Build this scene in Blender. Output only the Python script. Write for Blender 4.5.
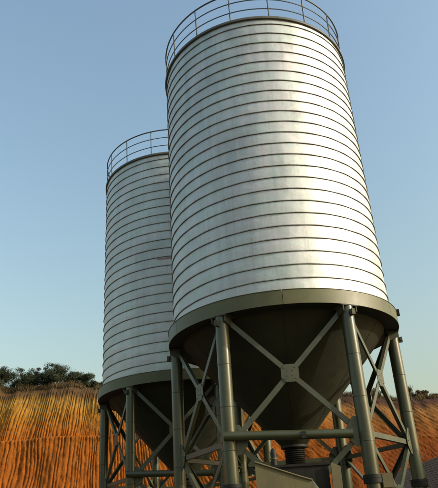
import bpy, math, random
import numpy as np
from mathutils import Vector, Matrix

for o in list(bpy.data.objects):
    bpy.data.objects.remove(o)
scene = bpy.context.scene
COL = scene.collection
R = math.radians
PI = math.pi

# ------------------------------------------------------------------ camera
CAM_Z = 1.6
cam = bpy.data.cameras.new('camera')
cam.sensor_fit = 'HORIZONTAL'
cam.sensor_width = 36.0
cam.lens = 610.63 / 438.0 * 36.0
cam.clip_start = 0.1
cam.clip_end = 6000.0
cam_o = bpy.data.objects.new('camera', cam)
COL.objects.link(cam_o)
cam_o.matrix_world = (Matrix.Translation((0, 0, CAM_Z)) @ Matrix.Rotation(R(90 + 25.654), 4, 'X')
                      @ Matrix.Rotation(R(-3.821), 4, 'Z'))
scene.camera = cam_o

# ------------------------------------------------------------------ sky and sun
SUN_AZ = R(-17.0)          # measured from +X towards +Y
SUN_EL = R(24.0)
world = bpy.data.worlds.new('World')
scene.world = world
world.use_nodes = True
wn = world.node_tree
bg = wn.nodes['Background']
sky = wn.nodes.new('ShaderNodeTexSky')
sky.sky_type = 'NISHITA'
sky.sun_disc = False
sky.sun_elevation = SUN_EL
sky.sun_rotation = PI / 2 - SUN_AZ
sky.altitude = 100
sky.air_density = 2.15
sky.dust_density = 5.0
sky.ozone_density = 3.3
wn.links.new(sky.outputs[0], bg.inputs[0])
bg.inputs[1].default_value = 0.15

sun = bpy.data.lights.new('sun', 'SUN')
sun.energy = 2.3
sun.angle = R(0.6)
sun.color = (1.0, 0.92, 0.78)
sun_o = bpy.data.objects.new('sun', sun)
COL.objects.link(sun_o)
sdir = Vector((math.cos(SUN_EL) * math.cos(SUN_AZ), math.cos(SUN_EL) * math.sin(SUN_AZ), math.sin(SUN_EL)))
sun_o.rotation_euler = sdir.to_track_quat('Z', 'Y').to_euler()
sun_o.location = (20, -5, 20)

scene.render.engine = 'CYCLES'
scene.view_settings.view_transform = 'Standard'
scene.view_settings.look = 'None'
scene.view_settings.exposure = 0.68
scene.view_settings.gamma = 1.0
scene.view_settings.use_curve_mapping = False


# ------------------------------------------------------------------ material helpers
def new_mat(name, rough=0.6, metallic=0.0, spec=0.5):
    m = bpy.data.materials.new(name)
    m.use_nodes = True
    nt = m.node_tree
    b = nt.nodes['Principled BSDF']
    b.inputs['Roughness'].default_value = rough
    b.inputs['Metallic'].default_value = metallic
    b.inputs['Specular IOR Level'].default_value = spec
    return m, nt, b


def node(nt, kind, **kw):
    n = nt.nodes.new(kind)
    for k, v in kw.items():
        setattr(n, k, v)
    return n


def noise(nt, vec, scale, detail=4.0, rough=0.55, dist=0.0):
    n = node(nt, 'ShaderNodeTexNoise')
    n.inputs['Scale'].default_value = scale
    n.inputs['Detail'].default_value = detail
    n.inputs['Roughness'].default_value = rough
    n.inputs['Distortion'].default_value = dist
    nt.links.new(vec, n.inputs['Vector'])
    return n


def ramp(nt, fac, stops):
    r = node(nt, 'ShaderNodeValToRGB')
    e = r.color_ramp.elements
    while len(e) < len(stops):
        e.new(0.5)
    for i, (p, c) in enumerate(stops):
        e[i].position = p
        e[i].color = (*c, 1) if len(c) == 3 else c
    nt.links.new(fac, r.inputs['Fac'])
    return r


def mix(nt, fac, a, b, mode='MIX'):
    m = node(nt, 'ShaderNodeMix', data_type='RGBA', blend_type=mode)
    for sock, val in ((m.inputs[0], fac), (m.inputs[6], a), (m.inputs[7], b)):
        if hasattr(val, 'node'):
            nt.links.new(val, sock)
        elif isinstance(val, (int, float)):
            sock.default_value = val
        else:
            sock.default_value = (*val, 1)
    return m.outputs[2]


def mapped(nt, scale=(1, 1, 1), coord='Object'):
    tc = node(nt, 'ShaderNodeTexCoord')
    mp = node(nt, 'ShaderNodeMapping')
    mp.inputs['Scale'].default_value = scale
    nt.links.new(tc.outputs[coord], mp.inputs['Vector'])
    return mp.outputs[0]


def bump(nt, b, height, strength, dist=0.01):
    n = node(nt, 'ShaderNodeBump')
    n.inputs['Strength'].default_value = strength
    n.inputs['Distance'].default_value = dist
    nt.links.new(height, n.inputs['Height'])
    nt.links.new(n.outputs[0], b.inputs['Normal'])


def mat_zinc(name, lo, hi, r_lo, r_hi, metallic):
    m, nt, b = new_mat(name, 0.4, metallic)
    v = mapped(nt)
    info = node(nt, 'ShaderNodeObjectInfo')
    streak = noise(nt, mapped(nt, (3.0, 3.0, 0.35)), 1.6, 5)
    patch = noise(nt, v, 0.9, 4)
    spang = node(nt, 'ShaderNodeTexVoronoi')
    spang.inputs['Scale'].default_value = 26
    nt.links.new(v, spang.inputs['Vector'])
    c1 = ramp(nt, patch.outputs[0], [(0.3, lo), (0.7, hi)])
    c2 = ramp(nt, streak.outputs[0], [(0.28, (0.74, 0.76, 0.73)), (0.62, (1, 1, 1))])
    c3 = mix(nt, 0.8, c1.outputs[0], c2.outputs[0], 'MULTIPLY')
    c4 = mix(nt, 0.06, c3, spang.outputs['Color'], 'OVERLAY')
    tint = ramp(nt, info.outputs['Random'], [(0, (0.92, 0.94, 0.935)), (0.5, (1, 0.99, 0.99)), (1, (0.96, 0.975, 0.965))])
    hue = noise(nt, mapped(nt, (0.7, 0.7, 1.4)), 1.3, 5, 0.6)
    hr = ramp(nt, hue.outputs[0], [(0.36, (0.93, 0.985, 0.96)), (0.5, (0.98, 0.98, 0.98)), (0.64, (1.0, 0.95, 0.97))])
    c4 = mix(nt, 1.0, c4, hr.outputs[0], 'MULTIPLY')
    run = noise(nt, mapped(nt, (5.0, 5.0, 0.16)), 2.0, 6, 0.65, 0.3)
    rf = ramp(nt, run.outputs[0], [(0.54, (0, 0, 0)), (0.74, (0.30, 0.30, 0.30))])
    c4 = mix(nt, rf.outputs[0], c4, (0.30, 0.29, 0.265))
    c5 = mix(nt, 1.0, c4, tint.outputs[0], 'MULTIPLY')
    nt.links.new(c5, b.inputs['Base Color'])
    rr = node(nt, 'ShaderNodeMapRange')
    rr.inputs[1].default_value = 0.3
    rr.inputs[2].default_value = 0.7
    rr.inputs[3].default_value = r_lo
    rr.inputs[4].default_value = r_hi
    nt.links.new(streak.outputs[0], rr.inputs[0])
    nt.links.new(rr.outputs[0], b.inputs['Roughness'])
    h = noise(nt, mapped(nt, (1.0, 1.0, 1.7)), 2.4, 4, 0.5, 0.4)
    bump(nt, b, h.outputs[0], 0.5, 0.025)
    return m


def mat_paint(name, col, rough, wear=(0.10, 0.055, 0.03), amount=0.5, scale=1.0, spec=0.5):
    m, nt, b = new_mat(name, rough, 0.0, spec)
    v = mapped(nt)
    n1 = noise(nt, v, 2.0 * scale, 6, 0.6)
    n2 = noise(nt, mapped(nt, (6, 6, 0.6)), 2.0 * scale, 5, 0.6)
    n3 = noise(nt, v, 14.0 * scale, 5, 0.65)
    a = ramp(nt, n1.outputs[0], [(0.3, tuple(c * 0.78 for c in col)), (0.7, tuple(min(1, c * 1.18) for c in col))])
    f = ramp(nt, n2.outputs[0], [(0.5, (0, 0, 0)), (0.8, (amount,) * 3)])
    g = ramp(nt, n3.outputs[0], [(0.62, (0, 0, 0)), (0.7, (amount,) * 3)])
    c = mix(nt, f.outputs[0], a.outputs[0], wear)
    c = mix(nt, g.outputs[0], c, wear)
    nt.links.new(c, b.inputs['Base Color'])
    rr = node(nt, 'ShaderNodeMapRange')
    rr.inputs[3].default_value = rough * 0.75
    rr.inputs[4].default_value = min(1, rough * 1.35)
    nt.links.new(n1.outputs[0], rr.inputs[0])
    nt.links.new(rr.outputs[0], b.inputs['Roughness'])
    bump(nt, b, n3.outputs[0], 0.18, 0.004)
    return m


def mat_leaf(name, lo, hi, rough=0.7):
    m, nt, b = new_mat(name, rough, 0.0, 0.25)
    v = mapped(nt)
    n1 = noise(nt, v, 1.8, 3)
    n2 = noise(nt, v, 17.0, 2)
    a = ramp(nt, n1.outputs[0], [(0.3, lo), (0.7, hi)])
    d = ramp(nt, n2.outputs[0], [(0.3, (0.6, 0.6, 0.6)), (0.7, (1.25, 1.2, 1.1))])
    nt.links.new(mix(nt, 1.0, a.outputs[0], d.outputs[0], 'MULTIPLY'), b.inputs['Base Color'])
    return m


M = {}
M['zinc'] = mat_zinc('galvanised_steel', (0.50, 0.52, 0.505), (0.63, 0.65, 0.64), 0.50, 0.62, 0.68)
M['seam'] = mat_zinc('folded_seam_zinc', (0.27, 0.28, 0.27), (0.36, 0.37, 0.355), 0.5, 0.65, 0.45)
M['skirt'] = mat_paint('olive_skirt_paint', (0.085, 0.088, 0.031), 0.46, (0.10, 0.075, 0.045), 0.35)
M['leg'] = mat_paint('grey_green_leg_paint', (0.047, 0.054, 0.024), 0.28, (0.07, 0.05, 0.028), 0.5, spec=0.6)
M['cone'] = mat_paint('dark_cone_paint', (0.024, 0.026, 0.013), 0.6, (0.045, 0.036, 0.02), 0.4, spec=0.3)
M['brace'] = mat_paint('brace_paint', (0.062, 0.070, 0.040), 0.42, (0.12, 0.075, 0.045), 0.45)
M['bracket'] = mat_paint('dull_bracket_paint', (0.075, 0.08, 0.055), 0.7, (0.07, 0.05, 0.03), 0.5, spec=0.2)
M['flange'] = mat_paint('dark_flange_paint', (0.02, 0.021, 0.017), 0.55, (0.045, 0.028, 0.014), 0.4, spec=0.2)
M['rail'] = mat_paint('rail_paint', (0.055, 0.07, 0.08), 0.5, (0.09, 0.06, 0.04), 0.4)
M['rim'] = mat_paint('rim_paint', (0.085, 0.085, 0.065), 0.5, (0.08, 0.06, 0.04), 0.4)
M['rubber'] = mat_paint('black_rubber', (0.016, 0.016, 0.013), 0.6, (0.035, 0.03, 0.022), 0.5, spec=0.12)
M['beige'] = mat_paint('dusty_beige_paint', (0.115, 0.10, 0.046), 0.8, (0.07, 0.055, 0.032), 0.8)
M['concrete'] = mat_paint('footing_concrete', (0.32, 0.30, 0.27), 0.9, (0.2, 0.17, 0.13), 0.6)
M['shrub'] = mat_leaf('dark_shrub_leaf', (0.030, 0.042, 0.024), (0.06, 0.075, 0.04))
M['dry'] = mat_leaf('dry_brown_leaf', (0.07, 0.055, 0.03), (0.14, 0.11, 0.055))
M['stem'] = mat_leaf('stem_bark', (0.05, 0.04, 0.028), (0.10, 0.08, 0.055), 0.9)
M['grass'] = mat_leaf('dry_crest_grass', (0.07, 0.048, 0.022), (0.15, 0.105, 0.045), 0.8)

# red clay of the cut bank: strata read from depth below the crest
m, nt, b = new_mat('cut_clay', 0.95, 0.0, 0.15)
v = mapped(nt)
att = node(nt, 'ShaderNodeAttribute', attribute_name='depth')
warp = noise(nt, mapped(nt, (0.5, 0.5, 0.5)), 0.9, 4)
ad = node(nt, 'ShaderNodeMath', operation='MULTIPLY_ADD')
nt.links.new(warp.outputs[0], ad.inputs[0])
ad.inputs[1].default_value = 1.8
nt.links.new(att.outputs['Fac'], ad.inputs[2])
mr = node(nt, 'ShaderNodeMapRange')
mr.inputs[1].default_value = 0.9
mr.inputs[2].default_value = 10.0
nt.links.new(ad.outputs[0], mr.inputs[0])
strata = ramp(nt, mr.outputs[0], [(0.0, (0.085, 0.055, 0.027)), (0.07, (0.12, 0.068, 0.028)), (0.125, (0.36, 0.20, 0.04)),
                                  (0.25, (0.37, 0.165, 0.022)), (0.38, (0.33, 0.105, 0.013)), (1.0, (0.31, 0.085, 0.011))])
red = mix(nt, 1.0, strata.outputs[0], (0.58, 0.50, 0.75), 'MULTIPLY')
sx = node(nt, 'ShaderNodeSeparateXYZ')
nt.links.new(v, sx.inputs[0])
mx = node(nt, 'ShaderNodeMapRange')
mx.inputs[1].default_value = -2.0
mx.inputs[2].default_value = 9.0
nt.links.new(sx.outputs[0], mx.inputs[0])
clay = mix(nt, mx.outputs[0], strata.outputs[0], red)
pn = noise(nt, v, 1.1, 7, 0.65)
pr = ramp(nt, pn.outputs[0], [(0.3, (0.50, 0.48, 0.48)), (0.5, (1, 1, 1)), (0.72, (1.2, 1.2, 1.15))])
clay = mix(nt, 0.8, clay, pr.outputs[0], 'MULTIPLY')
gn = noise(nt, v, 9.0, 6, 0.7)
gr = ramp(nt, gn.outputs[0], [(0.32, (0.7, 0.66, 0.62)), (0.6, (1.08, 1.06, 1.0))])
clay = mix(nt, 0.7, clay, gr.outputs[0], 'MULTIPLY')
nt.links.new(clay, b.inputs['Base Color'])
bump(nt, b, gn.outputs[0], 1.0, 0.09)
M['clay'] = m

m, nt, b = new_mat('yard_soil', 0.95, 0.0, 0.2)
v = mapped(nt)
n1 = noise(nt, v, 0.25, 6, 0.6)
n2 = noise(nt, v, 5.0, 6, 0.7)
a = ramp(nt, n1.outputs[0], [(0.3, (0.075, 0.06, 0.043)), (0.7, (0.125, 0.10, 0.07))])
d = ramp(nt, n2.outputs[0], [(0.3, (0.65, 0.63, 0.6)), (0.7, (1.15, 1.12, 1.1))])
nt.links.new(mix(nt, 1.0, a.outputs[0], d.outputs[0], 'MULTIPLY'), b.inputs['Base Color'])
bump(nt, b, n2.outputs[0], 0.7, 0.05)
M['soil'] = m

m, nt, b = new_mat('grey_brick', 0.9, 0.0, 0.2)
v = mapped(nt)
n1 = noise(nt, v, 3.0, 3)
n2 = noise(nt, v, 30.0, 4)
a = ramp(nt, n1.outputs[0], [(0.3, (0.22, 0.19, 0.175)), (0.7, (0.36, 0.33, 0.31))])
d = ramp(nt, n2.outputs[0], [(0.3, (0.75, 0.75, 0.75)), (0.7, (1.12, 1.1, 1.1))])
nt.links.new(mix(nt, 1.0, a.outputs[0], d.outputs[0], 'MULTIPLY'), b.inputs['Base Color'])
bump(nt, b, n2.outputs[0], 0.5, 0.01)
M['brick'] = m
M['mortar'] = mat_paint('mortar', (0.15, 0.14, 0.13), 0.95, (0.10, 0.09, 0.08), 0.5)


# ------------------------------------------------------------------ mesh helpers
class MB:
    def __init__(s):
        s.v, s.f = [], []

    def add(s, vs, fs):
        k = len(s.v)
        s.v += [tuple(p) for p in vs]
        s.f += [tuple(i + k for i in f) for f in fs]
        return s

    def box(s, x0, x1, y0, y1, z0, z1):
        vs = [(x, y, z) for z in (z0, z1) for y in (y0, y1) for x in (x0, x1)]
        return s.add(vs, [(0, 2, 3, 1), (4, 5, 7, 6), (0, 1, 5, 4), (2, 6, 7, 3), (0, 4, 6, 2), (1, 3, 7, 5)])

    def obox(s, c, ax, ay, az):
        c, ax, ay, az = Vector(c), Vector(ax), Vector(ay), Vector(az)
        vs = [c + ax * i + ay * j + az * k for k in (-1, 1) for j in (-1, 1) for i in (-1, 1)]
        return s.add(vs, [(0, 2, 3, 1), (4, 5, 7, 6), (0, 1, 5, 4), (2, 6, 7, 3), (0, 4, 6, 2), (1, 3, 7, 5)])

    def lathe(s, prof, n=48, c=(0, 0), a0=0.0, a1=2 * PI, closed=False):
        full = abs(a1 - a0 - 2 * PI) < 1e-6
        cols = n if full else n + 1
        m = len(prof)
        vs = []
        for i in range(cols):
            a = a0 + (a1 - a0) * i / n
            vs += [(c[0] + r * math.cos(a), c[1] + r * math.sin(a), z) for r, z in prof]
        fs = []
        rng = m if closed else m - 1
        for i in range(n):
            j = (i + 1) % cols
            for q in range(rng):
                w = (q + 1) % m
                fs.append((i * m + q, j * m + q, j * m + w, i * m + w))
        if not full and closed:
            fs.append(tuple(range(m)))
            fs.append(tuple(reversed([(cols - 1) * m + q for q in range(m)])))
        return s.add(vs, fs)

    def tube(s, path, r, n=10, caps=True, closed=False):
        path = [Vector(p) for p in path]
        m = len(path)
        rs = r if isinstance(r, (list, tuple)) else [r] * m
        vs = []
        for i, p in enumerate(path):
            if closed:
                t = path[(i + 1) % m] - path[i - 1]
            else:
                t = path[min(i + 1, m - 1)] - path[max(i - 1, 0)]
            t.normalize()
            up = Vector((0, 0, 1)) if abs(t.z) < 0.95 else Vector((1, 0, 0))
            u = t.cross(up).normalized()
            w = u.cross(t).normalized()
            vs += [p + (u * math.cos(2 * PI * k / n) + w * math.sin(2 * PI * k / n)) * rs[i] for k in range(n)]
        fs = []
        for i in range(m if closed else m - 1):
            j = (i + 1) % m
            fs += [(i * n + k, i * n + (k + 1) % n, j * n + (k + 1) % n, j * n + k) for k in range(n)]
        if caps and not closed:
            fs += [tuple(reversed(range(n))), tuple((m - 1) * n + k for k in range(n))]
        return s.add(vs, fs)

    def angle(s, p, q, nrm, w=0.11, t=0.012, side=1):
        """L-section bar from p to q; one flange lies flat (normal nrm), the other stands inwards along -nrm."""
        p, q, nrm = Vector(p), Vector(q), Vector(nrm).normalized()
        d = (q - p).normalized()
        u = d.cross(nrm).normalized() * side
        prof = [(-w / 2, 0), (w / 2, 0), (w / 2, -t), (-w / 2 + t, -t), (-w / 2 + t, -w * 0.8), (-w / 2, -w * 0.8)]
        vs = [e + u * a + nrm * bb for e in (p, q) for a, bb in prof]
        fs = [(i, (i + 1) % 6, 6 + (i + 1) % 6, 6 + i) for i in range(6)]
        fs += [(5, 4, 3, 0), (3, 2, 1, 0), (6, 9, 10, 11), (6, 7, 8, 9)]
        return s.add(vs, fs)

    def mesh(s, name, mat, smooth=False, sharp=35):
        me = bpy.data.meshes.new(name)
        me.from_pydata(s.v, [], s.f)
        me.validate()
        me.materials.append(M[mat])
        if smooth:
            me.polygons.foreach_set('use_smooth', [True] * len(me.polygons))
            me.set_sharp_from_angle(angle=R(sharp))
        me.update()
        return me

    def build(s, name, mat, parent=None, smooth=False, sharp=35, label=None):
        return link(name, s.mesh(name, mat, smooth, sharp), parent, label)


def link(name, data, parent=None, label=None):
    o = bpy.data.objects.new(name, data)
    COL.objects.link(o)
    o.parent = parent
    if label:
        o['label'] = label
    return o


def tag(o, label, cat, group=None, kind=None):
    if label:
        o['label'] = label
    if cat:
        o['category'] = cat
    if group:
        o['group'] = group
    if kind:
        o['kind'] = kind
    return o


def fix_normals(me):
    import bmesh
    bm = bmesh.new()
    bm.from_mesh(me)
    bmesh.ops.recalc_face_normals(bm, faces=bm.faces)
    bm.to_mesh(me)
    bm.free()


rng = np.random.default_rng(11)
random.seed(5)

# ------------------------------------------------------------------ ground
g = MB()
NG = 24
ext = [-2500, -900, -300, -120, -60, -30, -15, 0, 15, 30, 60, 120, 300, 900, 2500]
for y in ext:
    for x in ext:
        g.v.append((x, y, 0.0))
k = len(ext)
g.f = [(j * k + i, j * k + i + 1, (j + 1) * k + i + 1, (j + 1) * k + i) for j in range(k - 1) for i in range(k - 1)]
tag(g.build('ground', 'soil'), None, None, kind='structure')


# ------------------------------------------------------------------ hillside cut by an excavator
def smooth(a, b_, x):
    t = np.clip((x - a) / (b_ - a), 0, 1)
    return t * t * (3 - 2 * t)


def vnoise(x, y, seed):
    """smooth 2-D value noise, arrays in"""
    r = np.random.default_rng(seed).random((257, 257))
    xi, yi = np.floor(x).astype(int), np.floor(y).astype(int)
    fx, fy = x - xi, y - yi
    fx, fy = fx * fx * (3 - 2 * fx), fy * fy * (3 - 2 * fy)
    xi, yi = xi % 256, yi % 256
    return (r[yi, xi] * (1 - fx) * (1 - fy) + r[yi, xi + 1] * fx * (1 - fy) + r[yi + 1, xi] * (1 - fx) * fy
            + r[yi + 1, xi + 1] * fx * fy)


def crest_z(x):
    return np.interp(x, [-300, -80, -40, -16, -9, 0, 10, 15, 40, 80, 300],
                     [7.5, 11.5, 12.6, 12.35, 11.95, 11.1, 9.95, 9.5, 8.8, 7.5, 5.5])


def hill():
    xs = np.concatenate([np.linspace(-300, -24, 40, endpoint=False), np.linspace(-24, 24, 1150, endpoint=False),
                         np.linspace(24, 300, 40)])
    v_face = np.linspace(0, 1, 130)
    v_top = np.array([0.3, 0.8, 1.6, 3.0, 6, 12, 25, 60, 150, 330])
    X, V = np.meshgrid(xs, v_face)
    zc = crest_z(X) + 0.30 * (vnoise(X * 0.7 + 40, X * 0 + 3, 1) - 0.5) + 0.16 * (vnoise(X * 2.3 + 40, X * 0 + 9, 2) - 0.5)
    zl = 8.15 + 0.12 * (vnoise(X * 0.35 + 60, X * 0 + 1, 3) - 0.5)
    bench = 0.75 * (1 - smooth(-3, 6, X))
    # profile: toe -> ledge -> bench -> crest
    vl, vb = 0.60, 0.63
    t1 = np.clip(V / vl, 0, 1)
    t2 = np.clip((V - vl) / (vb - vl), 0, 1)
    t3 = np.clip((V - vb) / (1 - vb), 0, 1)
    zl_s = np.minimum(zl, zc * 0.68)
    Y = 38.3 + 2.6 * t1 + bench * t2 + (2.6 - bench) * t3 + 0.5 * np.clip(t3 - 0.86, 0, 1) ** 1 * 6
    Z = -0.4 + (zl_s + 0.4) * t1 + 0.04 * t2 + (zc - zl_s - 0.04) * t3
    Y = Y + 1.1 * (vnoise(X * 0.16 + 90, Z * 0.12 + 4, 5) - 0.5) + 0.35 * (vnoise(X * 0.8 + 90, Z * 0.5 + 4, 6) - 0.5)
    # tooth grooves: near vertical on the left, slanting down to the right further right
    jit = 0.8 * vnoise(X * 2.2 + 15, X * 0 + 6, 41) + 0.3 * vnoise(X * 6.1 + 15, X * 0 + 8, 42)
    kx = 1.05 * smooth(-11.0, 5.0, X)
    upper = smooth(0.60, 0.63, V) * (1 - smooth(-3, 5, X))
    wob = 0.35 * (vnoise(X * 0.7 + 20, Z * 0.35 + 11, 7) - 0.5) + 0.07 * (vnoise(X * 2.5 + 20, Z * 1.6 + 31, 8) - 0.5)
    sp = 0.26 + 0.12 * smooth(-9, 5, xs)
    G = np.interp(X, xs, np.cumsum(np.gradient(xs) / sp))
    s_low = G + (kx * Z + wob) / (0.26 + 0.12 * smooth(-9, 5, X)) + jit
    s_up = (X + kx * Z + wob * 0.9) / 0.185 + 0.37 + jit * 1.6

    def valley(s, z, seed):
        i = np.floor(s)
        f = s - i
        hw = vnoise(i * 7.31 + 500, z * 0.35 + 17, seed)
        ph = 0.5 + 0.22 * (vnoise(i * 3.7 + 300, z * 0.6 + 5, seed + 1) - 0.5)
        d = np.abs(f - ph)
        return np.exp(-(d / 0.19) ** 2) * (0.35 + 1.0 * hw)
    gl = valley(s_low, Z, 21)
    gu = valley(s_up, Z, 31)
    fade_top = 1 - 0.75 * smooth(0.93, 1.0, V)
    broken = 0.35 + 0.6 * vnoise(X * 1.1 + 70, Z * 1.3 + 70, 9) + 0.6 * vnoise(X * 3.9 + 70, Z * 2.1 + 20, 10)
    dep = (gl * (1 - upper) * (0.09 - 0.03 * smooth(-2, 6, X)) + gu * upper * 0.095 * (0.55 + 0.9 * vnoise(X * 2.9 + 33, Z * 2.6 + 44, 51))) * fade_top * broken
    fine = 0.030 * (vnoise(s_low * 3.1 + 80, Z * 0.8 + 60, 16) - 0.5) + 0.018 * (vnoise(s_low * 6.3 + 80, Z * 1.5 + 60, 18) - 0.5)
    rough = fine + (1 - 0.7 * smooth(-2, 6, X)) * 0.06 * (vnoise(X * 6, Z * 5 + 50, 12) - 0.5) + 0.035 * (vnoise(X * 11, Z * 9 + 50, 13) - 0.5)
    lip = 0.10 * np.exp(-((V - vl + 0.005) / 0.012) ** 2) * (1 - smooth(-3, 4, X)) * vnoise(X * 3 + 10, Z * 0 + 2, 14)
    Y = Y + dep + rough - lip
    P = [np.stack([X, Y, Z], -1)]
    D = [zc - Z]
    yc, zc0 = Y[-1], Z[-1]
    for t in v_top:
        bumpy = 0.35 * (vnoise(xs * 0.9 + 7, xs * 0 + t * 1.3 + 3, 15) - 0.5)
        P.append(np.stack([xs, yc + t, zc0 + 0.10 * min(t, 3) + bumpy * min(1, t)], -1)[None])
        D.append(np.zeros((1, len(xs))))
    P = np.concatenate(P, 0)
    D = np.concatenate(D, 0)
    nr, nc = P.shape[:2]
    idx = np.arange(nr * nc).reshape(nr, nc)
    F = np.stack([idx[:-1, :-1], idx[:-1, 1:], idx[1:, 1:], idx[1:, :-1]], -1).reshape(-1, 4)
    me = bpy.data.meshes.new('hillside')
    me.vertices.add(nr * nc)
    me.vertices.foreach_set('co', P.reshape(-1).astype(np.float32))
    me.loops.add(F.size)
    me.loops.foreach_set('vertex_index', F.reshape(-1).astype(np.int32))
    me.polygons.add(len(F))
    me.polygons.foreach_set('loop_start', np.arange(0, F.size, 4, dtype=np.int32))
    me.polygons.foreach_set('loop_total', np.full(len(F), 4, dtype=np.int32))
    at = me.attributes.new('depth', 'FLOAT', 'POINT')
    at.data.foreach_set('value', D.reshape(-1).astype(np.float32))
    me.update(calc_edges=True)
    me.validate()
    me.polygons.foreach_set('use_smooth', [True] * len(me.polygons))
    me.materials.append(M['clay'])
    tag(link('hillside', me), None, None, kind='structure')
    return xs, P


hx, HP = hill()
CR = HP[129]                       # crest row
PL = HP[133]                       # a row on the plateau


def crest_at(x, back=0.0):
    r = HP[129 + (0 if back < 0.2 else 2 if back < 1.2 else 3 if back < 2.2 else 4)]
    return Vector((x, float(np.interp(x, hx, r[:, 1])), float(np.interp(x, hx, r[:, 2]))))


# ------------------------------------------------------------------ silo
TB, TT = 6.758, 15.482            # tank bottom (behind the skirt's top edge) and top
RT, RS, RL = 3.0, 3.165, 2.995
SB = 6.394                        # skirt bottom
LEG0 = R(-3.5)
PITCH = 0.355
TH0 = R(-270)


def seam_z(n, th):
    return TB + 0.338 + PITCH * ((th + R(93)) / (2 * PI) + n)


def strip_mesh(n, nseg=120, rows=6):
    mb = MB()
    ok = False
    ph = random.random() * 50
    for i in range(nseg + 1):
        th = TH0 + 2 * PI * i / nseg
        z0 = min(max(seam_z(n, th), TB - 0.02), TT)
        z1 = min(max(seam_z(n + 1, th), TB - 0.02), TT)
        for j in range(rows + 1):
            t = j / rows
            dent = 0.0035 * math.sin(th * 7 + ph + 2 * t) + 0.003 * math.sin(th * 17 + ph * 1.7 - 3 * t) \
                + 0.0018 * math.sin(th * 41 + ph * 2.3 + 4 * t)
            r = RT + 0.007 * math.sin(PI * t) + dent * math.sin(PI * t)
            mb.v.append((r * math.cos(th), r * math.sin(th), z0 + (z1 - z0) * t))
    m = rows + 1
    for i in range(nseg):
        h = max(abs(mb.v[i * m][2] - mb.v[i * m + rows][2]), abs(mb.v[(i + 1) * m][2] - mb.v[(i + 1) * m + rows][2]))
        if h < 0.004:
            continue
        for j in range(rows):
            mb.f.append((i * m + j, (i + 1) * m + j, (i + 1) * m + j + 1, i * m + j + 1))
    return mb if mb.f else None


def seam_mesh(n, nseg=144):
    prof = [(-0.012, 0.012), (0.020, 0.009), (0.029, 0.004), (0.029, -0.014), (0.020, -0.018), (0.013, -0.011), (-0.012, -0.009)]
    mb = MB()
    m = len(prof)
    cols = 0
    for i in range(nseg + 1):
        th = TH0 + 2 * PI * i / nseg
        z = seam_z(n, th)
        if z < TB + 0.02 or z > TT - 0.05:
            continue
        wz = 0.0025 * math.sin(th * 23 + n * 3.1)
        wr = 0.003 * math.sin(th * 31 + n * 5.3)
        mb.v += [((RT + wr * (1 if r > 0 else 0) + r) * math.cos(th), (RT + wr * (1 if r > 0 else 0) + r) * math.sin(th), z + dz + wz) for r, dz in prof]
        cols += 1
    for i in range(cols - 1):
        for q in range(m):
            w = (q + 1) % m
            mb.f.append((i * m + q, (i + 1) * m + q, (i + 1) * m + w, i * m + w))
    return mb if cols > 1 else None


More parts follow.
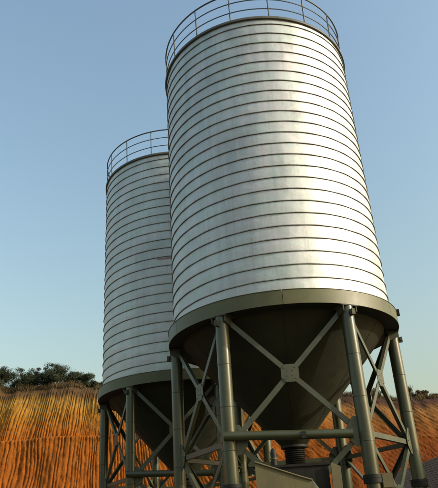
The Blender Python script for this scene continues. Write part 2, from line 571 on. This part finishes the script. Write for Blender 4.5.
def make_silo():
    root = bpy.data.objects.new('storage_silo', None)
    COL.objects.link(root)
    root.empty_display_size = 1.0
    # wall: one spiral strip, turn by turn, each with its folded outer seam
    for n in range(-2, 26):
        mb = strip_mesh(n)
        if not mb:
            continue
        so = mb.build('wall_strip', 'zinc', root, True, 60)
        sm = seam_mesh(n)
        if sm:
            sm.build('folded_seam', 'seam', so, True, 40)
    # roof and its rim
    MB().lathe([(3.0, TT - 0.02), (3.055, TT - 0.02), (3.06, TT + 0.05), (3.0, TT + 0.075), (0.5, TT + 0.62), (0.0, TT + 0.62)], 96) \
        .build('roof', 'zinc', root, True, 25)
    MB().lathe([(3.012, TT - 0.03), (3.066, TT - 0.027), (3.068, TT + 0.04), (3.06, TT + 0.06), (3.012, TT + 0.06)], 96, closed=True) \
        .build('rim_ring', 'rim', root, True, 30)
    # railing
    rail = MB()
    ring = lambda r, z, n=96: [(r * math.cos(2 * PI * i / n), r * math.sin(2 * PI * i / n), z) for i in range(n)]
    RR = 2.985
    gr = MB().tube(ring(RR + 0.03, TT + 1.16), 0.025, 8, closed=True).build('handrail', 'rail', root, True)
    MB().tube(ring(RR + 0.02, TT + 0.79), 0.017, 7, closed=True).build('middle_rail', 'rail', root, True)
    MB().tube(ring(RR + 0.01, TT + 0.42), 0.017, 7, closed=True).build('middle_rail', 'rail', root, True)
    post = MB().tube([(RR, 0, TT + 0.03), (RR + 0.03, 0, TT + 1.16)], 0.021, 7).mesh('railing_post', 'rail', True)
    for k in range(16):
        o = link('railing_post', post, root)
        o.rotation_euler.z = R(-105.5 + 22.5 * k)
    # skirt: six plates, joints midway between the legs
    gap = 0.0016
    sk = MB().lathe([(RS, SB), (RS, TB - 0.012), (RS + 0.012, TB - 0.012), (RS + 0.012, TB), (RT + 0.004, TB),
                     (RT + 0.004, TB - 0.02), (RS - 0.02, TB - 0.02), (RS - 0.02, SB)], 28, a0=-R(30) + gap, a1=R(30) - gap, closed=True)
    sk = sk.mesh('skirt_plate', 'skirt', True, 30)
    fix_normals(sk)
    for k in range(6):
        o = link('skirt_plate', sk, root)
        o.rotation_euler.z = LEG0 + k * PI / 3
    rg = MB().lathe([(RS - 0.024, SB + 0.012), (RS - 0.024, SB + 0.03), (2.70, SB + 0.03), (2.70, SB + 0.012)], 96, closed=True)
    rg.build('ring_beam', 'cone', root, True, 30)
    # discharge cone, outlet, rubber sleeve
    ZC, RC = 3.62, 0.32
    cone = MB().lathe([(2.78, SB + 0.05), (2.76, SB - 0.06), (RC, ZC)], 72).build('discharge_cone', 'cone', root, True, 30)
    wl = MB()
    for k in range(6):
        a = LEG0 + R(30) + k * PI / 3
        d = Vector((math.cos(a), math.sin(a), 0))
        wl.tube([d * 2.762 + Vector((0, 0, SB - 0.06)), d * (RC + 0.003) + Vector((0, 0, ZC))], 0.005, 6)
    wl.build('weld_ribs', 'cone', cone, True)
    MB().lathe([(RC - 0.02, ZC + 0.01), (RC + 0.025, ZC + 0.01), (RC + 0.025, ZC - 0.05), (RC - 0.05, ZC - 0.05)], 40, closed=True) \
        .build('outlet_flange', 'flange', root, True, 30)
    prof = []
    for i in range(9):
        z = ZC - 0.05 - 0.05 * i
        prof += [(0.235, z), (0.265, z - 0.016), (0.265, z - 0.030), (0.235, z - 0.046)]
    MB().lathe(prof, 40).build('rubber_sleeve', 'rubber', root, True, 25)
    # legs
    leg = MB().lathe([(0.0, 0.42), (0.16, 0.42), (0.16, SB + 0.005), (0.0, SB + 0.005)], 28, c=(RL, 0)).mesh('leg', 'leg', True, 40)
    bead_rows = [MB().lathe([(0.157, z - 0.012), (0.166, z - 0.006), (0.168, z), (0.166, z + 0.006), (0.157, z + 0.012)], 28, c=(RL, 0))
                 .mesh('weld_bead', 'leg', True, 60) for z in (5.22, 4.25, 3.30, 1.5)]
    fl = MB().lathe([(0.158, 2.44), (0.205, 2.44), (0.205, 2.52), (0.20, 2.526), (0.20, 2.532), (0.205, 2.538), (0.205, 2.61), (0.158, 2.61)], 28, c=(RL, 0), closed=True) \
        .mesh('pipe_flange', 'flange', True, 30)
    cap = MB()
    cap.box(RL - 0.22, RL + 0.16, -0.24, 0.24, SB - 0.022, SB - 0.002)
    for sgn in (-1, 1):
        y0, y1 = sorted((sgn * 0.175, sgn * 0.195))
        cap.add([(RL - 0.14, y0, SB - 0.023), (RL + 0.15, y0, SB - 0.023), (RL + 0.15, y0, SB - 0.16), (RL - 0.14, y0, SB - 0.26),
                 (RL - 0.14, y1, SB - 0.023), (RL + 0.15, y1, SB - 0.023), (RL + 0.15, y1, SB - 0.16), (RL - 0.14, y1, SB - 0.26)],
                [(0, 1, 2, 3), (7, 6, 5, 4), (0, 4, 5, 1), (1, 5, 6, 2), (2, 6, 7, 3), (3, 7, 4, 0)])
    cap = cap.mesh('head_bracket', 'bracket')
    fix_normals(cap)
    lug = MB().box(RL + 0.158, RL + 0.26, -0.045, 0.045, SB - 0.27, SB - 0.13)
    lug.box(RL + 0.20, RL + 0.24, -0.065, 0.065, SB - 0.235, SB - 0.165)
    lug = lug.mesh('outer_lug', 'bracket')
    foot = MB().box(RL - 0.45, RL + 0.45, -0.45, 0.45, -0.15, 0.395).mesh('footing', 'concrete')
    plate = MB().box(RL - 0.27, RL + 0.27, -0.27, 0.27, 0.395, 0.425).mesh('base_plate', 'flange')
    for k in range(6):
        lo = link('leg', leg, root)
        lo.rotation_euler.z = LEG0 + k * PI / 3
        for nm, me in [('weld_bead', q) for q in bead_rows] + [('pipe_flange', fl), ('head_bracket', cap), ('outer_lug', lug),
                                                               ('base_plate', plate), ('footing', foot)]:
            link(nm, me, lo)
    # bracing of one bay between leg 0 and leg 1, reused six times
    A = Vector((RL, 0, 0))
    B = Vector((RL * math.cos(PI / 3), RL * math.sin(PI / 3), 0))
    t = (B - A).normalized()
    nrm = Vector((math.cos(PI / 6), math.sin(PI / 6), 0))
    mid = (A + B) / 2
    up = Vector((0, 0, 1))
    zt_, zs_, zb_ = 6.30, 3.50, 1.05
    bars, plates = [], []
    for hi, lo_ in ((zt_, zs_ + 0.03), (zs_ - 0.05, zb_)):
        c = mid + up * (hi + lo_) / 2
        for e, sd in ((A + t * 0.13 + up * hi, 1), (B - t * 0.13 + up * hi, -1), (A + t * 0.13 + up * lo_, -1), (B - t * 0.13 + up * lo_, 1)):
            d = (c - e).normalized()
            bars.append(MB().angle(e, c - d * 0.12, nrm, 0.115, 0.012, sd).mesh('brace', 'brace'))
        w, q = 0.205, 0.10
        oc = [(-w, -w + q), (-w + q, -w), (w - q, -w), (w, -w + q), (w, w - q), (w - q, w), (-w + q, w), (-w, w - q)]
        mb = MB().add([c + t * a + up * bb + nrm * s for s in (0.002, 0.016) for a, bb in oc],
                      [tuple(reversed(range(8))), tuple(range(8, 16))] + [(i, (i + 1) % 8, 8 + (i + 1) % 8, 8 + i) for i in range(8)])
        for sa in (-1, 1):
            for sb in (-1, 1):
                for q_ in (0.075, 0.155):
                    mb.obox(c + t * sa * q_ * 0.8 + up * sb * q_ * 0.8 + nrm * 0.0195, t * 0.012, up * 0.012, nrm * 0.004)
        plates.append(mb.mesh('gusset_plate', 'brace'))
    for p0, s in ((A, 1), (B, -1)):
        c = p0 + t * s * 0.15 + up * zs_
        poly = [(0, -0.30), (0.10, -0.30), (0.26, -0.10), (0.26, 0.12), (0.10, 0.34), (0, 0.34)]
        vs = [c + t * s * a + up * bb + nrm * k for k in (0.018, 0.032) for a, bb in poly]
        mb = MB().add(vs, [tuple(reversed(range(6))), tuple(range(6, 12))] + [(i, (i + 1) % 6, 6 + (i + 1) % 6, 6 + i) for i in range(6)])
        for a_, b_ in ((0.06, 0.24), (0.10, 0.16), (0.06, -0.20), (0.10, -0.13), (0.16, 0.02), (0.21, 0.02)):
            mb.obox(c + t * s * a_ + up * b_ + nrm * 0.0355, t * 0.012, up * 0.012, nrm * 0.004)
        plates.append(mb.mesh('gusset_plate', 'brace'))
    for me in bars + plates:
        fix_normals(me)
    strut = MB().angle(A + t * 0.155 + up * (zs_ - 0.01) + nrm * -0.004, B - t * 0.155 + up * (zs_ - 0.01) + nrm * -0.004, nrm, 0.12, 0.012, -1).mesh('strut', 'brace')
    fix_normals(strut)
    for k in range(6):
        rz = LEG0 + k * PI / 3
        for me in bars:
            link('brace', me, root).rotation_euler.z = rz
        for me in plates:
            link('gusset_plate', me, root).rotation_euler.z = rz
        if k != 4:
            link('strut', strut, root).rotation_euler.z = rz
    # the bay facing the yard carries a round pipe instead of an angle strut
    p0 = A - t * 0.10 + nrm * 0.17 + up * (zs_ + 0.10)
    p1 = B - t * 0.30 + nrm * 0.17 + up * (zs_ - 0.04)
    pipe = MB().tube([p0, p0 + (p1 - p0) * 0.5, p1], 0.10, 20).mesh('cross_pipe', 'leg', True, 40)
    po = link('cross_pipe', pipe, root)
    po.rotation_euler.z = LEG0 - 2 * PI / 3
    cl = MB()
    cc = p0 + (p1 - p0) * 0.62
    cl.obox(cc + up * -0.02 + nrm * 0.085, t * 0.05, nrm * 0.035, up * 0.07)
    link('pipe_clamp', cl.mesh('pipe_clamp', 'flange'), po)
    return root


def copy_tree(o, parent=None):
    c = o.copy()
    COL.objects.link(c)
    c.parent = parent
    for ch in list(o.children):
        copy_tree(ch, c)
    return c


F_POS = Vector((1.589, 16.580, 0))
L_POS = Vector((-1.738, 23.300, 0))
front = make_silo()
back = copy_tree(front)
front.location = F_POS
back.location = L_POS
back.rotation_euler.z = R(1.5)
tag(front, 'large galvanised steel silo on six pipe legs standing nearest, brightly sunlit on its right', 'silo', 'steel silos in the yard')
tag(back, 'shaded galvanised steel silo standing farther back, partly hidden by the nearer silo', 'silo', 'steel silos in the yard')
# faded reddish mark under a seam of the far silo
mk = MB()
for i in range(13):
    a = R(-102.5 + i * 1.1)
    wv = 0.012 * math.sin(i * 1.9)
    for zz in (10.875 + wv, 10.955 - 0.008 * (i % 3)):
        mk.v.append(((RT + 0.014) * math.cos(a), (RT + 0.014) * math.sin(a), zz + 0.001 * i))
mk.f = [(2 * i, 2 * i + 2, 2 * i + 3, 2 * i + 1) for i in range(12)]
M['mark'] = mat_paint('faded_red_paint', (0.34, 0.22, 0.20), 0.6, (0.45, 0.42, 0.40), 0.9, 3.0)
mk.build('paint_mark', 'mark', back, True, label='faded reddish paint mark')
# a stub on the near silo's skirt edge
a = R(-17)
d = Vector((math.cos(a), math.sin(a), 0))
MB().obox(d * (RS + 0.035) + Vector((0, 0, TB - 0.03)), d * 0.04, d.cross(Vector((0, 0, 1))) * 0.03, Vector((0, 0, 0.09))) \
    .build('skirt_lug', 'flange', front)


# ------------------------------------------------------------------ weighing bin under the near silo
binr = bpy.data.objects.new('weighing_bin', None)
COL.objects.link(binr)
binr.location = (1.3, 13.2, 0)
tag(binr, 'dark steel bin with dusty beige panels in front of the near silo legs', 'bin')


def plate_xz(pts, y0, y1):
    n_ = len(pts)
    mb = MB().add([(x, y, z) for y in (y0, y1) for x, z in pts],
                  [tuple(range(n_)), tuple(reversed(range(n_, 2 * n_)))] + [(i, n_ + i, n_ + (i + 1) % n_, (i + 1) % n_) for i in range(n_)])
    return mb


bx = MB()
bx.box(-0.60, 0.60, -0.10, 0.32, 1.55, 2.80)
bx.box(-0.63, 0.65, -0.13, 0.35, 2.801, 2.85)
bx.build('bin_body', 'rubber', binr)
fpo = plate_xz([(-0.88, 1.30), (0.22, 1.30), (0.22, 2.52), (-0.02, 2.60), (-0.88, 2.92)], -0.34, -0.295).build(
    'front_panel', 'beige', binr, label='beige panel with a slanted top edge')
fix_normals(fpo.data)
MB().tube([(-0.88, -0.355, 2.915), (-0.02, -0.355, 2.595), (0.22, -0.355, 2.515)], 0.016, 8).build('edge_bead', 'beige', fpo, True)
spo = plate_xz([(0.57, 1.30), (0.80, 1.30), (0.83, 2.75), (0.65, 2.83)], -0.20, -0.15).build('side_panel', 'beige', binr, label='narrow upright beige panel')
fix_normals(spo.data)
heap = MB()
NH = 15
for i in range(NH + 1):
    for j in range(NH + 1):
        u_, w_ = i / NH * 2 - 1, j / NH * 2 - 1
        h_ = max(0, 1 - math.hypot(u_, w_)) ** 0.8
        heap.v.append((0.22 + 0.16 * u_, -0.23 + 0.055 * w_, 2.28 + 0.27 * h_ + random.uniform(-0.012, 0.012)))
heap.f = [(i * (NH + 1) + j, (i + 1) * (NH + 1) + j, (i + 1) * (NH + 1) + j + 1, i * (NH + 1) + j + 1) for i in range(NH) for j in range(NH)]
heap.build('cement_heap', 'bracket', binr, True)
MB().box(-0.86, 0.60, -0.29, -0.135, 2.20, 2.29).build('shelf', 'rubber', binr)
for sx_, sy_, ztop in ((-0.82, -0.25, 2.19), (0.17, -0.25, 2.19), (0.55, 0.27, 1.56), (-0.55, 0.27, 1.56)):
    MB().box(sx_ - 0.04, sx_ + 0.04, sy_ - 0.035, sy_ + 0.035, -0.02, ztop).build('support_post', 'flange', binr)
vpo = MB().tube([(-0.47, 0.06, 2.84), (-0.47, 0.06, 3.10), (-0.47, 0.06, 3.17), (-0.47, 0.06, 3.20)], [0.065, 0.065, 0.052, 0.018], 16).build(
    'vent_pipe', 'flange', binr, True, 40)
MB().lathe([(0.064, 2.98), (0.074, 2.98), (0.074, 3.01), (0.064, 3.01)], 20, c=(-0.47, 0.06), closed=True).build('hose_band', 'leg', vpo, True, 30)

# small junction box strapped to the near right leg
lx, ly = F_POS.x + RL * math.cos(LEG0 - PI / 3), F_POS.y + RL * math.sin(LEG0 - PI / 3)
jb = bpy.data.objects.new('junction_box', None)
COL.objects.link(jb)
jb.location = (lx + 0.155, ly - 0.02, 2.32)
tag(jb, 'small beige junction box strapped to the near right leg', 'junction box')
MB().box(0.0, 0.24, -0.10, 0.09, 0.0, 0.30).build('box_body', 'beige', jb)
MB().box(0.015, 0.225, -0.115, -0.101, 0.02, 0.28).build('box_lid', 'beige', jb)
MB().tube([(0.12, 0, 0.0), (0.12, 0, -0.35), (0.10, 0, -2.32)], 0.018, 8).build('cable_conduit', 'rubber', jb, True)

# ------------------------------------------------------------------ grey brick wall at the right
wl = bpy.data.objects.new('brick_wall', None)
COL.objects.link(wl)
WX, WY0, WL, WH = 6.62, 13.0, 14.2, 3.53
wl.location = (WX, WY0, 0)
wl.rotation_euler.z = R(0.6)
tag(wl, 'grey brick wall receding behind the right leg of the near silo', 'wall')
MB().box(0.012, 0.228, 0.012, WL - 0.012, -0.1, WH - 0.012).build('mortar_core', 'mortar', wl)
bk = MB()
row = 0
z = 0.0
while z + 0.06 < WH:
    off = 0.0 if row % 2 == 0 else -0.125
    y = off
    while y < WL:
        a0_, a1_ = max(0, y), min(WL, y + 0.24)
        if a1_ - a0_ > 0.04:
            j = random.uniform(-0.004, 0.004)
            bk.box(j, 0.115, a0_, a1_, z + 0.004, z + 0.064 + random.uniform(-0.002, 0.002))
            bk.box(0.125, 0.24 + j, a0_, a1_, z + 0.004, z + 0.064)
        y += 0.25
    row += 1
    z += 0.072
bo = bk.build('brick_courses', 'brick', wl)
bo['kind'] = 'stuff'


# ------------------------------------------------------------------ shrubs on the crest
def shrub(x, back, height, width, mat, label, leaves=2600, leaf=0.10, seed=0, lean=0.0, sparse=False):
    rs = np.random.default_rng(seed)
    base = crest_at(x, back)
    root = bpy.data.objects.new('shrub', None)
    COL.objects.link(root)
    root.location = base - Vector((0, 0, 0.08))
    tag(root, label, 'shrub', 'shrubs along the hill crest')
    st = MB()
    tips = []
    for k in range(7 if not sparse else 10):
        a = rs.uniform(0, 2 * PI)
        rr = width * 0.5 * rs.uniform(0.15, 0.85)
        top = Vector((rr * math.cos(a) + lean, rr * math.sin(a) * 0.8, height * rs.uniform(0.55, 0.97)))
        q = Vector((top.x * 0.35 + rs.normal() * 0.06, top.y * 0.35, top.z * 0.5))
        st.tube([(rs.normal() * 0.05, rs.normal() * 0.05, -0.1), q, top], [0.045, 0.028, 0.010], 6)
        tips += [top, q.lerp(top, 0.6), q.lerp(top, 0.3), q]
    st.build('stem', 'stem', root, True)
    # leaf clumps round the limb ends and in a ragged volume between them
    cl = []
    nclump = 60 if not sparse else 26
    for k in range(nclump):
        if k < len(tips):
            c = tips[k] + Vector((rs.normal(), rs.normal(), rs.normal())) * 0.08
        else:
            a = rs.uniform(0, 2 * PI)
            h = rs.uniform(0.15, 0.9)
            rr = width * 0.5 * math.sqrt(rs.uniform(0, 1)) * (1.0 - 0.45 * h ** 3)
            c = Vector((rr * math.cos(a) + lean * h, rr * math.sin(a), h * height))
        cl.append((c, rs.uniform(0.12, 0.27) * (0.6 + 0.4 * min(width, height))))
    n = leaves
    ci = rs.integers(0, len(cl), n)
    C = np.array([cl[i][0] for i in ci])
    S = np.array([cl[i][1] for i in ci])
    d = rs.normal(size=(n, 3))
    d /= np.linalg.norm(d, axis=1)[:, None]
    P = C + d * (S * rs.uniform(0.25, 1.15, n))[:, None] * np.array([1.15, 1.15, 0.8])
    P[:, 2] = np.maximum(P[:, 2], 0.02)
    u = rs.normal(size=(n, 3))
    u /= np.linalg.norm(u, axis=1)[:, None]
    w = np.cross(u, rs.normal(size=(n, 3)))
    w /= np.linalg.norm(w, axis=1)[:, None]
    ls = leaf * rs.uniform(0.55, 1.3, n)[:, None]
    V = np.stack([P - u * ls * 0.5, P + w * ls * 0.28, P + u * ls * 0.5, P - w * ls * 0.28], 1).reshape(-1, 3)
    me = bpy.data.meshes.new('crown')
    F = [(4 * i, 4 * i + 1, 4 * i + 2, 4 * i + 3) for i in range(n)]
    me.from_pydata(V.tolist(), [], F)
    me.materials.append(M[mat])
    me.update()
    link('crown', me, root)


SH = [  # x, set back, height, width, label
    (-16.9, 1.0, 1.75, 1.9, 'dark green shrub cut by the left edge of the picture'),
    (-15.75, 1.6, 1.05, 1.0, 'low dark shrub in the dip beside the left edge shrub'),
    (-14.6, 1.0, 1.62, 1.5, 'rounded dark green shrub at the left end of the long clump'),
    (-13.7, 1.6, 1.55, 1.5, 'dark green shrub second from the left end of the long clump'),
    (-12.65, 1.0, 1.92, 1.7, 'tallest bushy dark green shrub in the middle of the clump'),
    (-11.7, 1.6, 1.55, 1.4, 'dark green shrub just right of the tallest shrub'),
    (-10.75, 1.0, 1.15, 1.4, 'lower green shrub sloping down towards the far silo'),
    (-9.8, 1.6, 0.78, 1.2, 'smallest green shrub on the crest nearest the far silo'),
]
for i, (x, bk_, h, w, lb) in enumerate(SH):
    shrub(x, bk_, h * 0.93, w * 1.45, 'shrub', lb, 15000, 0.07, 100 + i)
SR = [
    (9.95, 1.0, 0.75, 0.9, 'brown scrubby bush on the crest seen beside the right bay brace crossing'),
    (10.7, 1.6, 0.85, 1.0, 'brown scrubby bush on the crest just left of the right leg'),
    (12.55, 1.0, 1.15, 0.9, 'tallest brown twiggy bush on the crest right of the right leg'),
    (13.25, 1.6, 0.85, 0.9, 'brown bush between the twiggy tall one and the end bush'),
    (13.95, 1.0, 0.75, 0.8, 'squat brown bush ending the row on the right crest'),
    (14.85, 1.0, 0.32, 0.5, 'tiny tuft of scrub at the right edge of the picture'),
]
for i, (x, bk_, h, w, lb) in enumerate(SR):
    shrub(x, bk_, h * 0.85, w * 1.5, 'dry', lb, 3500, 0.085, 200 + i, sparse=True)

# dry grass along the crest
n = 15000
gx = rng.uniform(-21, 21, n)
row_i = rng.integers(126, 133, n)
fr = rng.random(n)
gy = np.empty(n)
gz = np.empty(n)
for r_ in range(126, 133):
    k_ = row_i == r_
    t_ = fr[k_]
    gy[k_] = np.interp(gx[k_], hx, HP[r_][:, 1]) * (1 - t_) + np.interp(gx[k_], hx, HP[r_ + 1][:, 1]) * t_
    gz[k_] = np.interp(gx[k_], hx, HP[r_][:, 2]) * (1 - t_) + np.interp(gx[k_], hx, HP[r_ + 1][:, 2]) * t_
dens = vnoise(gx * 0.8 + 30, gy * 0.5 + 3, 77)
keep = dens > 0.28
gx, gy, gz, dens = gx[keep], gy[keep], gz[keep], dens[keep]
n = len(gx)
hgt = rng.uniform(0.12, 0.38, n) * (0.5 + dens)
ang = rng.uniform(0, 2 * PI, n)
wid = rng.uniform(0.012, 0.03, n)
lx_, ly_ = rng.normal(0, 0.12, n), rng.normal(0, 0.12, n)
bx_, by_ = np.cos(ang) * wid, np.sin(ang) * wid
V = np.stack([np.stack([gx - bx_, gy - by_, gz - 0.03], 1), np.stack([gx + bx_, gy + by_, gz - 0.03], 1),
              np.stack([gx + lx_, gy + ly_, gz + hgt], 1)], 1).reshape(-1, 3)
me = bpy.data.meshes.new('crest_grass')
me.from_pydata(V.tolist(), [], [(3 * i, 3 * i + 1, 3 * i + 2) for i in range(n)])
me.materials.append(M['grass'])
me.update()
tag(link('crest_grass', me), 'dry brown grass fringing the top of the cut bank', 'grass', kind='stuff')
